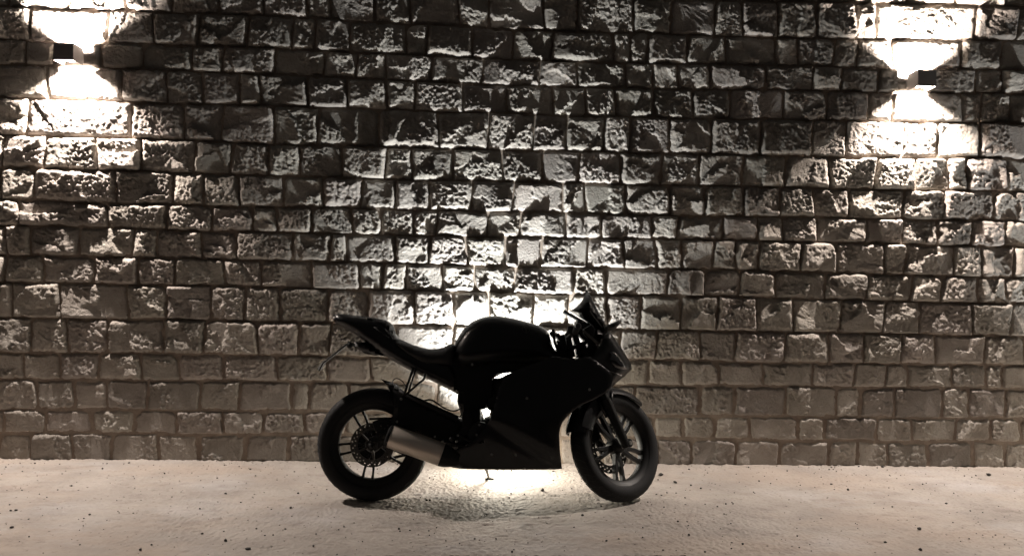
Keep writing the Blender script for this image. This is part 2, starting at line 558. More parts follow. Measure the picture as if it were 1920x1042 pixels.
stones = []
sid = 0
for k in range(17):
    ymid = [0.5 * (a + b_) for a, b_ in zip(LINES[k], LINES[k + 1])]
    js = JOINTS[k]
    xs = [on_wall(j, np.interp(j, (0, 480, 960, 1440, 1920), ymid)).x for j in js]
    nvis0, nvis1 = 0, len(xs)
    while xs[0] > WALL_L:
        xs.insert(0, xs[0] - random.uniform(0.19, 0.36))
        nvis0 += 1
    while xs[-1] < WALL_R:
        xs.append(xs[-1] + random.uniform(0.19, 0.36))
    sl = [random.uniform(-0.010, 0.010) for _ in xs]
    for i in range(len(xs) - 1):
        vis = (nvis0 - 1) <= i <= nvis0 + len(js) - 1
        a = (xs[i] - sl[i], xs[i] + sl[i])
        c = (xs[i + 1] - sl[i + 1], xs[i + 1] + sl[i + 1])
        sid += 1
        # how large it shows in the photo
        zc = 0.5 * (WZS[k][4] + WZS[k + 1][4])
        h = WZS[k][4] - WZS[k + 1][4]
        vw = max(0.0, min(xs[i + 1], 3.72) - max(xs[i], -3.05))
        area = vw * (h if k > 1 else (h * 0.75 if k == 1 else h * 0.05))
        xc = 0.5 * (xs[i] + xs[i + 1])
        if (k >= 13 and -0.55 < xc < 0.62) or (k == 12 and -0.25 < xc < 0.62):
            area *= 0.02          # behind the motorcycle
        stones.append((area if vis else 0.0, k, a, c, sid, vis))
order = sorted(stones, key=lambda q: -q[0])
single = set(q[4] for q in order[:300])
rest_V, rest_Q, nrest = [], [], 0
for area, k, a, c, sd, vis in stones:
    step = 0.0062 if vis and k > 0 else 0.014
    V, Q, org = stone_geom(a, c, k, 1000 + sd, step, vis)
    if sd in single:
        o = link('stone', mesh_np('stone', V, Q[:, ::-1]), M_STONE, wall)
        o.location = org
    else:
        rest_V.append(V + np.array(org))
        rest_Q.append(Q[:, ::-1] + nrest)
        nrest += len(V)
# courses above the picture
ztop = 3.6
link('stone_rubble', mesh_np('stone_rubble', np.vstack(rest_V), np.vstack(rest_Q)), M_STONE, wall, kind='stuff')


# ------------------------------------------------------------------ wall lamps
def box(cx, cy, cz, sx, sy, sz):
    v = [(cx + i * sx / 2, cy + j * sy / 2, cz + l * sz / 2) for i in (-1, 1) for j in (-1, 1) for l in (-1, 1)]
    f = [(0, 1, 3, 2), (4, 6, 7, 5), (0, 4, 5, 1), (2, 3, 7, 6), (0, 2, 6, 4), (1, 5, 7, 3)]
    return v, f


def wall_lamp(x, z, label):
    root = link('wall_lamp', None, label=label, category='lamp', group='up and down lamps on the stone wall')
    root.location = (x, -0.02, z)
    W, Hh, Dp, t = 0.122, 0.108, 0.135, 0.004
    y0 = -0.045       # back of the box, clear of the rough stones
    g = [box(0, y0 - Dp + t / 2, 0, W, t, Hh), box(0, y0 - t / 2, 0, W, t, 0.06),
         box(-W / 2 + t / 2, y0 - Dp / 2, 0, t, Dp - 2 * t, Hh), box(W / 2 - t / 2, y0 - Dp / 2, 0, t, Dp - 2 * t, Hh)]
    bod = link('lamp_body', mesh_vf('lamp_body', g, False), M_LAMP, root)
    bv = bod.modifiers.new('b', 'BEVEL')
    bv.width = 0.0012
    bv.segments = 2
    bv.limit_method = 'ANGLE'
    link('back_plate', mesh_vf('back_plate', [box(0, y0 / 2 + 0.011, 0, 0.09, -y0 + 0.02, 0.055)], False), M_LAMP, root)
    # white inner reflector and the small led carrier
    i = 0.0015
    g = [box(0, y0 - Dp + t + i, 0, W - 2 * t - 4 * i, 0.001, Hh - 0.012), box(0, y0 - t - i, 0, W - 2 * t - 4 * i, 0.001, 0.056),
         box(-W / 2 + t + i, y0 - Dp / 2, 0, 0.001, Dp - 2 * t - 4 * i, Hh - 0.012),
         box(W / 2 - t - i, y0 - Dp / 2, 0, 0.001, Dp - 2 * t - 4 * i, Hh - 0.012)]
    link('reflector', mesh_vf('reflector', g, False), M_LAMPIN, root)
    ld = bpy.data.lights.new('wall_lamp_light', 'POINT')
    ld.energy = LAMP_W
    ld.color = LAMP_C
    ld.shadow_soft_size = 0.018
    lo_ = bpy.data.objects.new('wall_lamp_light', ld)
    COL.objects.link(lo_)
    lo_.parent = root
    lo_.location = (0, y0 - Dp * 0.52, 0)
    return root


pl = on_wall(121, 98, -0.183)
pr = on_wall(1736, 148, -0.183)
wall_lamp(pl.x, pl.z, 'dark box lamp high on the wall at upper left, light above and below it')
wall_lamp(pr.x, pr.z, 'dark box lamp high on the wall at upper right, light above and below it')
SPACING = pr.x - pl.x

# the row of lamps goes on along the wall on both sides of the picture
wall_lamp(pr.x + SPACING * 0.62, pr.z, 'next box lamp along the wall, outside the picture on the right')
wall_lamp(pl.x - SPACING * 0.62, pl.z, 'next box lamp along the wall, outside the picture on the left')

# ------------------------------------------------------------------ the lamp on the ground behind the motorcycle
def floodlight(FP, label, k):
    ZF = 0.175
    fl = link('floodlight', None, label=label, category='lamp')
    fl.location = FP
    g = [box(0, 0, 0, 0.16, 0.11, 0.03)]
    fb = link('lamp_housing', mesh_vf('lamp_housing', g, False), M_FRAME, fl)
    fb.location = (0, 0, ZF)
    aim = R(24)          # tilt of the beam from straight up towards the wall
    fb.rotation_euler = (-aim, 0, 0)
    le = link('led_panel', mesh_vf('led_panel', [box(0, 0, 0, 0.13, 0.08, 0.004)], False), M_LED, fl)
    le.location = (0, 0.017 * math.sin(aim), ZF + 0.017 * math.cos(aim))
    le.rotation_euler = (-aim, 0, 0)
    g = [box(-0.083, 0, ZF - 0.02, 0.006, 0.02, 0.06), box(0.083, 0, ZF - 0.02, 0.006, 0.02, 0.06), box(0, 0, ZF - 0.047, 0.172, 0.03, 0.006)]
    link('bracket', mesh_vf('bracket', g, False), M_FRAME, fl)
    for a in (90, 210, 330):
        d_ = Vector((math.cos(R(a)), math.sin(R(a)), 0))
        link('stand_leg', mesh_vf('stand_leg', [box(0, 0, 0, 0.006, 0.006, 0.135)], False), M_FRAME, fl)
        lg = COL.objects[-1]
        lg.location = d_ * 0.035 + Vector((0, 0, 0.065))
        lg.rotation_euler = (0, R(-22), R(a))
    ld = bpy.data.lights.new('flood_beam', 'SPOT')
    ld.energy = FLOOD_W * k
    ld.color = FLOOD_C
    ld.spot_size = R(116)
    ld.spot_blend = 1.0
    ld.shadow_soft_size = 0.02
    sp = bpy.data.objects.new('flood_beam', ld)
    COL.objects.link(sp)
    sp.parent = fl
    sp.location = (0, 0.03 * math.sin(aim), ZF + 0.03 * math.cos(aim))
    sp.rotation_euler = (math.pi - aim, 0, 0)
    ld = bpy.data.lights.new('flood_spill', 'POINT')
    ld.energy = SPILL_W * k
    ld.color = (1.0, 0.93, 0.78)
    ld.shadow_soft_size = 0.05
    sp = bpy.data.objects.new('flood_spill', ld)
    COL.objects.link(sp)
    sp.parent = fl
    sp.location = (0, -0.075, ZF - 0.04)


floodlight(Vector((0.20, -0.31, 0.0)), 'small black floodlight on a low stand behind the motorcycle, aimed up the wall', 1.0)
floodlight(Vector((4.75, -0.44, 0.0)), 'second ground floodlight, beyond the right edge of the picture', 0.8)

# ------------------------------------------------------------------ motorcycle
LEAN = R(6)
og = on_ground(926, 939)
BO = Vector((og.x, og.y, 0.0))
EX, EY, EZ = Vector((1, 0, 0)), Vector((0, math.cos(LEAN), -math.sin(LEAN))), Vector((0, math.sin(LEAN), math.cos(LEAN)))
bike = link('motorcycle', None, label='black fully faired sports motorcycle parked on the pavement in silhouette, front wheel turned away', category='motorcycle')
bike.location = BO
bike.rotation_euler = (-LEAN, 0, 0)


def L(px, py, v=0.0):
    """bike frame: (forward, towards the wall, up) of a photo point lying v off the bike's mid plane"""
    d = ray(px, py)
    o = BO + EY * v
    t = (o - cam_loc).dot(EY) / d.dot(EY)
    q = cam_loc + d * t - BO
    return Vector((q.dot(EX), v, q.dot(EZ)))


def poly_fill(pts, cut):
    bm = bmesh.new()
    vs = [bm.verts.new((p[0], 0, p[1])) for p in pts]
    for tri in tessellate_polygon([[Vector((p[0], p[1], 0)) for p in pts]]):
        try:
            bm.faces.new([vs[i] for i in tri])
        except ValueError:
            pass
    bmesh.ops.recalc_face_normals(bm, faces=bm.faces[:])
    us, ws = [p[0] for p in pts], [p[1] for p in pts]
    for axis, lo_, hi_ in ((0, min(us), max(us)), (2, min(ws), max(ws))):
        n = int((hi_ - lo_) / cut)
        for i in range(1, n + 1):
            c = lo_ + (hi_ - lo_) * i / (n + 1)
            co = (c, 0, 0) if axis == 0 else (0, 0, c)
            no = (1, 0, 0) if axis == 0 else (0, 0, 1)
            bmesh.ops.bisect_plane(bm, geom=bm.verts[:] + bm.edges[:] + bm.faces[:], plane_co=co, plane_no=no, dist=1e-5)
    bmesh.ops.remove_doubles(bm, verts=bm.verts, dist=1e-5)
    bm.verts.ensure_lookup_table()
    V = np.array([v.co[:] for v in bm.verts])
    F = [tuple(v.index for v in f.verts) for f in bm.faces]
    bnd = np.array([v.is_boundary for v in bm.verts])
    bm.free()
    return V, F, bnd


def seg_dist(P, pts):
    d = np.full(len(P), 9.0)
    n = len(pts)
    for i in range(n):
        a = np.array(pts[i])
        b_ = np.array(pts[(i + 1) % n])
        ab = b_ - a
        t = np.clip(((P - a) @ ab) / max(ab @ ab, 1e-12), 0, 1)
        d = np.minimum(d, np.linalg.norm(P - (a + t[:, None] * ab), axis=1))
    return d


def smooth_poly(pts, n=2):
    """Catmull-Rom rounding of an outline"""
    out = []
    m_ = len(pts)
    for i in range(m_):
        p0, p1, p2, p3 = (np.array(pts[(i + j - 1) % m_], float) for j in range(4))
        # corners sharper than about 75 degrees stay corners
        out.append(tuple(p1))
        a, b_ = p1 - p0, p2 - p1
        c = p3 - p2
        def ang(u_, v_):
            return math.acos(max(-1, min(1, float(u_ @ v_) / (np.linalg.norm(u_) * np.linalg.norm(v_) + 1e-9))))
        if ang(a, b_) > 0.9 or ang(b_, c) > 0.9:
            continue
        for j in range(1, n):
            t = j / n
            q = 0.5 * ((2 * p1) + (-p0 + p2) * t + (2 * p0 - 5 * p1 + 4 * p2 - p3) * t * t + (-p0 + 3 * p1 - 3 * p2 + p3) * t ** 3)
            out.append(tuple(q))
    return out


def pillow(px, hw, v0=0.0, edge=0.05, cut=0.03, power=0.5, side=None, round_=3):
    """solid whose outline is the given one and which swells to half width hw (number or f(u, w)) on both sides of v0"""
    vref = v0 if not callable(v0) else side
    pts2 = smooth_poly(px, round_)
    pts = [(q.x, q.z) for q in (L(a, b_, vref) for a, b_ in pts2)]
    V, F, bnd = poly_fill(pts, cut)
    P = V[:, [0, 2]]
    d = seg_dist(P, pts)
    r = np.clip(d / edge, 0, 1)
    prof = (1 - (1 - r) ** 2) ** power
    H = np.array([hw(u, w) for u, w in P]) if callable(hw) else np.full(len(P), hw)
    C = np.array([v0(u, w) for u, w in P]) if callable(v0) else np.full(len(P), v0)
    A = np.stack([P[:, 0], C - H * prof, P[:, 1]], 1)
    B = np.stack([P[:, 0], C + H * prof, P[:, 1]], 1)
    n = len(A)
    mp = {i: (i if bnd[i] else i + n) for i in range(n)}
    return np.vstack([A, B]), F + [tuple(mp[i] for i in reversed(f)) for f in F]


def prism(px, va, vb):
    """straight slab with the outline px between va and vb"""
    pts = [L(a, b_, va) for a, b_ in px]
    n = len(pts)
    V = [(p.x, va, p.z) for p in pts] + [(p.x, vb, p.z) for p in pts]
    F = [tuple(range(n)), tuple(range(2 * n - 1, n - 1, -1))]
    F += [(i, (i + 1) % n, n + (i + 1) % n, n + i) for i in range(n)]
    return V, F


def tube(pts, r, n=8, caps=True):
    """tube along 3D points; r a number or one per point"""
    P = [Vector(p) for p in pts]
    rs = r if isinstance(r, (list, tuple)) else [r] * len(P)
    V, F = [], []
    up = Vector((0.13, 0.91, 0.37)).normalized()
    for i, p in enumerate(P):
        t = ((P[min(i + 1, len(P) - 1)] - p).normalized() + (p - P[max(i - 1, 0)]).normalized())
        if t.length < 1e-6:
            t = Vector((1, 0, 0))
        t.normalize()
        a = up - t * up.dot(t)
        if a.length < 1e-3:
            a = Vector((0, 0, 1)) - t * t.z
        a.normalize()
        b_ = t.cross(a)
        for j in range(n):
            th = 2 * math.pi * j / n
            V.append(tuple(p + (a * math.cos(th) + b_ * math.sin(th)) * rs[i]))
    for i in range(len(P) - 1):
        for j in range(n):
            F.append((i * n + j, i * n + (j + 1) % n, (i + 1) * n + (j + 1) % n, (i + 1) * n + j))
    if caps:
        F.append(tuple(range(n - 1, -1, -1)))
        F.append(tuple((len(P) - 1) * n + j for j in range(n)))
    return V, F


def curve(pts, n=5):
    out = []
    for i in range(len(pts) - 1):
        p0, p1, p2, p3 = (Vector(pts[max(0, min(len(pts) - 1, i + j - 1))]) for j in range(4))
        for j in range(n):
            t = j / n
            out.append(0.5 * ((2 * p1) + (p2 - p0) * t + (2 * p0 - 5 * p1 + 4 * p2 - p3) * t * t + (3 * p1 - p0 - 3 * p2 + p3) * t ** 3))
    out.append(Vector(pts[-1]))
    return out


def lathe(prof, c, n=72, close=True, a0=0.0, a1=2 * math.pi):
    """profile of (v, radius) turned about the bike's cross axis at c=(u, w)"""
    full = abs(a1 - a0 - 2 * math.pi) < 1e-6
    cnt = n if full else n + 1
    V, F = [], []
    m_ = len(prof)
    for i in range(cnt):
        th = a0 + (a1 - a0) * i / n
        for v, r in prof:
            V.append((c[0] + r * math.cos(th), v, c[1] + r * math.sin(th)))
    for i in range(n):
        ni = (i + 1) % cnt
        for j in range(m_ if close else m_ - 1):
            nj = (j + 1) % m_
            F.append((i * m_ + j, i * m_ + nj, ni * m_ + nj, ni * m_ + j))
    if not full and close:
        F.append(tuple(range(m_)))
        F.append(tuple(n * m_ + j for j in range(m_ - 1, -1, -1)))
    return V, F


STEER = None       # matrix of the turned front end


def part(name, geoms, mat, parent=None, steer=False, smooth=True, angle=35, bevel=None, **props):
    me = mesh_vf(name, geoms, smooth, angle)
    if steer:
        me.transform(STEER)
    o = link(name, me, mat, parent or bike, **props)
    if bevel:
        b_ = o.modifiers.new('b', 'BEVEL')
        b_.width = bevel
        b_.segments = 2
        b_.limit_method = 'ANGLE'
        b_.angle_limit = R(40)
    return o


def parts(name, geoms, mat, parent=None, **kw):
    for g_ in geoms:
        part(name, [g_], mat, parent, **kw)


# ---- wheels
rc = L(700.5, 832)
RW = (rc.x, 0.3025)
fc = L(1158, 838)
FW = (fc.x, 0.3025)
rake = R(24)
ax_dir = Vector((-math.sin(rake), 0, math.cos(rake)))
ax_pt = Vector((FW[0] + 0.088, 0, 0))
STEER = Matrix.Translation(ax_pt) @ Matrix.Rotation(R(36), 4, ax_dir) @ Matrix.Translation(-ax_pt)


def wheel(c, tw, sk, ri, disc_v, disc_r, disc_ri, rot, steer, rotor_n, rotor_name):
    k = tw / 0.13
    tyre = [(-0.050 * k, 0.222), (-0.060 * k, 0.236), (-0.0655 * k, 0.255), (-0.063 * k, 0.272), (-0.052 * k, 0.287), (-0.034 * k, 0.2975),
            (-0.012 * k, 0.3022), (0.012 * k, 0.3022), (0.034 * k, 0.2975), (0.052 * k, 0.287), (0.063 * k, 0.272), (0.0655 * k, 0.255),
            (0.060 * k, 0.236), (0.050 * k, 0.222), (0.030 * k, 0.230), (-0.030 * k, 0.230)]
    rw = 0.046 * k
    rim = [(-rw - .004, 0.2235), (-rw, 0.2185), (-rw + 0.004, 0.211), (-rw + 0.012, ri + 0.006), (-rw + 0.022, ri), (rw - 0.022, ri), (rw - 0.012, ri + 0.006),
           (rw - 0.004, 0.211), (rw, 0.2185), (rw + .004, 0.2235), (rw - 0.008, 0.2255), (-rw + 0.008, 0.2255)]
    root = part(rotor_name, [lathe(rim, c, 84)], M_ALLOY, steer=steer, angle=50)
    part('tyre', [lathe(tyre, c, 96)], M_RUBBER, root, steer, angle=80)
    # tread grooves cut as raised sipes between them
    g = []
    for i in range(46):
        th = 2 * math.pi * i / 46
        for sgn in (-1, 1):
            a, pts = th + (0.03 if sgn > 0 else 0), []
            for q in range(5):
                f = q / 4
                vv = sgn * (0.014 + 0.044 * f) * k
                rr = np.interp(abs(vv), [0, 0.012 * k, 0.034 * k, 0.052 * k, 0.063 * k], [0.3025, 0.3024, 0.2978, 0.2873, 0.2722])
                aa = a + 0.11 * f * f
                pts.append((c[0] + rr * math.cos(aa), vv, c[1] + rr * math.sin(aa)))
            g.append(tube(pts, 0.0014, 4, True))
    part('tread', g, M_SATIN, root, steer, smooth=False)
    # five double spokes
    for s_ in range(5):
        th = rot + s_ * 2 * math.pi / 5
        g = []
        for off in (-1, 1):
            P = []
            for f in np.linspace(0, 1, 6):
                rr = 0.035 + (ri + 0.006 - 0.035) * f
                lat = off * (0.004 + 0.019 * min(1, f * 1.5) + 0.003 * f)
                P.append((rr, lat, 0.0085 - 0.0025 * f + (0.004 if f > .95 else 0)))
            V, F = [], []
            for rr, lat, hwid in P:
                for dl, dv in ((-1, -1), (1, -1), (1, 1), (-1, 1)):
                    l2 = lat + dl * hwid * 0.72 * sk
                    V.append((c[0] + rr * math.cos(th) - l2 * math.sin(th), dv * 0.014, c[1] + rr * math.sin(th) + l2 * math.cos(th)))
            for i in range(5):
                for j in range(4):
                    F.append((i * 4 + j, i * 4 + (j + 1) % 4, i * 4 + 4 + (j + 1) % 4, i * 4 + 4 + j))
            F += [(0, 1, 2, 3), (23, 22, 21, 20)]
            g.append((V, F))
        part('spoke', g, M_ALLOY, root, steer, angle=30, bevel=0.002)
    hub = [(-0.055, 0.0), (-0.055, 0.022), (-0.048, 0.032), (-0.03, 0.044), (0.03, 0.044), (0.048, 0.032), (0.055, 0.022), (0.055, 0.0)]
    part('hub', [lathe(hub, c, 32, False)], M_ALLOY, root, steer, angle=40)
    # drilled brake disc
    nth = 96
    radii = np.linspace(disc_ri, disc_r, 8)
    V, F = [], []
    for sgn in (0, 1):
        for i in range(nth):
            th = 2 * math.pi * i / nth
            for rr in radii:
                V.append((c[0] + rr * math.cos(th), disc_v + (0.0045 if sgn else 0), c[1] + rr * math.sin(th)))
    def idx(s_, i, j):
        return s_ * nth * 8 + (i % nth) * 8 + j
    hole = lambda i, j: (j == 2 and i % 4 == 0) or (j == 4 and i % 4 == 2) or (j == 5 and i % 8 == 5)
    for i in range(nth):
        for j in range(7):
            if hole(i, j):
                for (a, b_) in (((i, j), (i + 1, j)), ((i + 1, j), (i + 1, j + 1)), ((i + 1, j + 1), (i, j + 1)), ((i, j + 1), (i, j))):
                    F.append((idx(0, *a), idx(0, *b_), idx(1, *b_), idx(1, *a)))
                continue
            F.append((idx(0, i, j), idx(0, i + 1, j), idx(0, i + 1, j + 1), idx(0, i, j + 1)))
            F.append((idx(1, i, j + 1), idx(1, i + 1, j + 1), idx(1, i + 1, j), idx(1, i, j)))
        for j in (0, 7):
            F.append((idx(0, i, j), idx(0, i + 1, j), idx(1, i + 1, j), idx(1, i, j)))
    g = [(V, F)]
    for s_ in range(5):
        th = rot + 0.3 + s_ * 2 * math.pi / 5
        g.append(tube([(c[0] + 0.03 * math.cos(th), disc_v + .002, c[1] + 0.03 * math.sin(th)),
                       (c[0] + (disc_ri + .003) * math.cos(th), disc_v + .002, c[1] + (disc_ri + .003) * math.sin(th))], 0.006, 6))
    part('brake_disc', g, M_DISC, root, steer, smooth=False, angle=None)
    # valve
    th = rot + R(-62) + R(72) * 0
    part('valve', [tube([(c[0] + (ri + .004) * math.cos(th), -0.006, c[1] + (ri + .004) * math.sin(th)),
                         (c[0] + (ri - .034) * math.cos(th), -0.006, c[1] + (ri - .034) * math.sin(th))], 0.0035, 8)], M_SATIN, root, steer)
    return root


wheel(RW, 0.135, 1.15, 0.186, -0.062, 0.118, 0.078, R(46), False, 60, 'rear_wheel')
wheel(FW, 0.112, 1.9, 0.190, 0.058, 0.142, 0.098, R(54), True, 60, 'front_wheel')
g = [lathe([(0.062, 0.03), (0.062, 0.100), (0.068, 0.100), (0.068, 0.03)], RW, 48)]
for i in range(48):
    th = 2 * math.pi * i / 48
    g.append(tube([(RW[0] + 0.098 * math.cos(th), .065, RW[1] + 0.098 * math.sin(th)), (RW[0] + 0.107 * math.cos(th), .065, RW[1] + 0.107 * math.sin(th))], [0.003, 0.0015], 4))
part('sprocket', g, M_FRAME, smooth=False)
cr_ = L(905, 810)
parts('chain_run', [tube([(RW[0], .065, RW[1] + .104), (cr_.x, .065, cr_.z + .038)], 0.008, 6), tube([(RW[0], .065, RW[1] - .104), (cr_.x, .065, cr_.z - .038)], 0.008, 6)], M_FRAME)

# ---- front end (built straight, then turned)
for s_ in (-1, 1):
    v = 0.097 * s_
    foot = Vector((FW[0] - 0.012, v, FW[1] - 0.018))
    mid = foot + ax_dir * 0.30
    top = foot + ax_dir * 0.60
    leg = part('fork_leg', [tube([foot, foot + ax_dir * 0.05, foot + ax_dir * 0.28], [0.024, 0.027, 0.027], 16),
                            tube([mid - ax_dir * 0.03, top], 0.0195, 16)], M_FRAME, steer=True)
    part('axle_clamp', [tube([Vector((FW[0] - 0.004, v - 0.022, FW[1])), Vector((FW[0] - 0.004, v + 0.022, FW[1]))], 0.024, 14)], M_FRAME, leg, True)
part('axle', [tube([(FW[0], -0.125, FW[1]), (FW[0], 0.125, FW[1])], 0.011, 12)], M_BOLT, steer=True)
at_ = Vector((FW[0] - 0.012, 0, FW[1] - 0.018))
for hgt, dz in ((0.50, 0.032), (0.60, 0.022)):
    c = at_ + ax_dir * hgt
    v_, f_ = box(0, 0, 0, 0.075, 0.25, dz)
    rot_ = Matrix.Rotation(-rake, 3, 'Y')
    v_ = [tuple(rot_ @ Vector(p) + c + Vector((-0.02, 0, 0))) for p in v_]
    part('fork_bridge', [(v_, f_)], M_FRAME, steer=True, smooth=False, bevel=0.006)
# fender
fp = []
for q in range(9):
    a = -1 + 2 * q / 8
    fp.append((0.070 * a, 0.325 - 0.022 * abs(a) ** 2.5 - (0.02 if abs(a) == 1 else 0)))
fp2 = [(v * 0.95, r - 0.004) for v, r in reversed(fp)]
fend = [lathe(fp + fp2, FW, 30, True, R(52), R(168))]
a = R(52)
tip = Vector((FW[0] + 0.330 * math.cos(R(46)), 0, FW[1] + 0.328 * math.sin(R(46))))
ring = [(FW[0] + r * math.cos(a), v, FW[1] + r * math.sin(a)) for v, r in fp]
ring2 = [(FW[0] + r * math.cos(a), v, FW[1] + r * math.sin(a)) for v, r in fp2]
V = ring + [tuple(tip)] + ring2
F = [(i, i + 1, 9) for i in range(8)] + [(10 + i, 10 + i + 1, 9) for i in range(8)]
fend.append((V, F))
fender = part('front_fender', fend, M_GLOSS, steer=True, angle=40)
for s_ in (-1, 1):
    sk_ = [(s_ * 0.070, 0.305), (s_ * 0.074, 0.285), (s_ * 0.074, 0.235), (s_ * 0.070, 0.228), (s_ * 0.066, 0.285)]
    part('fender_side', [lathe(sk_, FW, 14, True, R(104), R(163))], M_GLOSS, fender, True, angle=40)
    V = [(FW[0] + 0.296 * math.cos(R(t_)), s_ * 0.073, FW[1] + 0.296 * math.sin(R(t_))) for t_ in (88, 100, 112, 124, 136)]
    f0 = Vector((FW[0] - 0.012, s_ * 0.073, FW[1] - 0.018)) + ax_dir * 0.20
    parts('fender_stay', [tube([V[1], f0 + Vector((0.02, 0, .03))], 0.010, 6), tube([V[3], f0 - Vector((0.015, 0, .02))], 0.010, 6)], M_GLOSS, fender, steer=True)
part('front_caliper', [prism([(1100, 778), (1122, 768), (1132, 790), (1130, 822), (1112, 828), (1102, 806)], 0.035, 0.085)], M_FRAME, steer=True, smooth=False, bevel=0.006)
part('brake_hose', [tube(curve([at_ + ax_dir * 0.5 + Vector((-.02, .08, 0)), at_ + ax_dir * 0.38 + Vector((-.06, .09, 0)), at_ + ax_dir * 0.24 + Vector((-.075, .08, 0)),
                                L(1116, 790, .06)]), 0.0042, 6)], M_SATIN, steer=True)

# ---- bodywork
TANK = [(847, 660), (852, 644), (860, 630), (869, 617), (880, 607), (893, 599), (909, 594), (927, 592.5), (947, 594), (967, 598), (988, 603.5), (1008, 609),
        (1020, 615), (1028, 623), (1033, 636), (1037, 650), (1046, 660), (1064, 670), (1030, 686), (985, 688), (940, 686), (870, 692), (848, 680)]
g_t = pillow(TANK, 0.135, 0.0, edge=0.10, cut=0.022)
tank = part('fuel_tank', [g_t], M_GLOSS, angle=60)
# raised seam following the tank's top edge
tv = np.array(g_t[0])


def tank_pt(px, py, lift=0.0015):
    q = L(px, py, -0.06)
    near = tv[tv[:, 1] < 0]
    i = ((near[:, 0] - q.x) ** 2 + (near[:, 2] - q.z) ** 2).argmin()
    v = near[i, 1] - lift
    q = L(px, py, v)
    return q


part('tank_seam', [tube(curve([tank_pt(*p) for p in ((853, 657), (861, 640), (874, 622), (890, 608), (910, 600), (928, 598.5), (948, 600), (985, 609), (1012, 617))], 4), 0.0022, 5)], M_GLOSS, tank)
ec = tank_pt(986, 617, 0.002)
nrm = Vector((0.0, -1, 0.25)).normalized()
ea = Vector((1, 0, 0))
eb = nrm.cross(ea).normalized() * -1
ring_pts = [ec + nrm * 0.012 + (ea * math.cos(t_) * 0.021 + eb * math.sin(t_) * 0.024) for t_ in np.linspace(0, 2 * math.pi, 29)]
g = [tube(ring_pts, 0.0016, 5, False)]
for t_ in (90, 210, 330):
    d_ = ea * math.cos(R(t_)) + eb * math.sin(R(t_))
    s2 = ea * -math.sin(R(t_)) + eb * math.cos(R(t_))
    cc = ec + nrm * 0.012
    g.append(tube([cc, cc + d_ * 0.009], 0.0011, 5))
    for sg in (-1, 1):
        g.append(tube([cc + d_ * 0.009, cc + d_ * 0.010 + s2 * sg * 0.0035, cc + d_ * 0.020 + s2 * sg * 0.0035], 0.0010, 5))
part('tank_emblem', g, M_DISC, tank)

TAIL = [(624, 590), (632, 589), (651, 589.5), (690, 595), (722, 603), (738, 620), (760, 645), (800, 665), (850, 678), (858, 700), (859, 740), (850, 734),
        (822, 720), (800, 709), (770, 694.5), (735, 675), (700, 652), (666, 627), (640, 612), (629, 606)]
u_a, u_b = L(625, 600).x, L(760, 660).x
tail = part('tail_fairing', [pillow(TAIL, lambda u, w: 0.055 + 0.055 * min(1, max(0, (u - u_a) / (u_b - u_a))), 0.0, edge=0.045, cut=0.024)], M_GLOSS, angle=60)
part('pillion_seat', [pillow([(668, 591.5), (690, 593.5), (722, 600), (733, 606), (738, 612), (741, 622), (745, 632), (738, 634), (727, 622), (700, 606)], 0.085, 0.0, edge=0.035, cut=0.02)], M_SEAT)
part('seat', [pillow([(741, 631), (760, 640), (776, 646.5), (795, 652), (812, 654), (830, 651), (846, 643.5), (851, 646), (856, 665), (850, 690), (800, 690), (760, 668), (738, 648)],
                     0.125, 0.0, edge=0.05, cut=0.02)], M_SEAT, angle=70)
part('tail_light', [pillow([(623, 594), (627, 592), (633, 601), (634, 609), (628, 606)], 0.05, 0.0, edge=0.02, cut=0.02)], M_RED)
g = [tube([L(701, 613, -.094), L(729, 633, -.118)], 0.0032, 6), tube([L(722, 616, -.10), L(737, 637, -.122)], 0.0026, 6), tube([L(702, 613, -.094), L(721, 615, -.1)], 0.0018, 6)]
part('side_vent', g, M_FRAME, tail)
# under tail, plate holder
part('under_tail', [pillow([(664, 640), (676, 641), (690, 642), (704, 655), (724, 668), (712, 666), (692, 661), (676, 657), (666, 650)], 0.045, 0.0, edge=0.03, cut=0.03)], M_SATIN)
part('tail_bracket', [tube(curve([L(712, 655), L(700, 660), L(686, 658), L(668, 648), L(652, 642)]), 0.008, 6),
                      tube(curve([L(676, 655), L(686, 662), L(704, 665), L(722, 664)]), 0.0028, 6)], M_FRAME)
pa, pb = L(651, 646), L(605, 681)
pc = L(598.5, 694)
V = []
for p, q in ((pa, 0), (pb, 0), (pc, 0)):
    for dv in (-0.07, 0.07):
        for off in (0, 0.004):
            V.append((p.x + off, dv, p.z + off))
F = []
for i in range(2):
    a = i * 4
    F += [(a, a + 2, a + 6, a + 4), (a + 1, a + 5, a + 7, a + 3), (a, a + 4, a + 5, a + 1), (a + 2, a + 3, a + 7, a + 6)]
F += [(0, 1, 3, 2), (8, 10, 11, 9)]
plate = part('number_plate', [(V, F)], M_PLATE, smooth=False)
parts('plate_frame', [tube([L(653, 643, -.065), L(606, 680, -.07), L(598, 695, -.07)], 0.004, 6), tube([L(653, 643, .065), L(606, 680, .07), L(598, 695, .07)], 0.004, 6)], M_SATIN, plate)
for s_ in (-1, 1):
    a = L(662, 648)
    part('turn_signal', [tube([(a.x, s_ * 0.03, a.z), (a.x, s_ * 0.10, a.z + 0.002), (a.x + .003, s_ * 0.105, a.z), (a.x + .006, s_ * 0.16, a.z), (a.x + .006, s_ * 0.168, a.z)],
                              [0.004, 0.004, 0.014, 0.017, 0.006], 10)], M_SATIN)

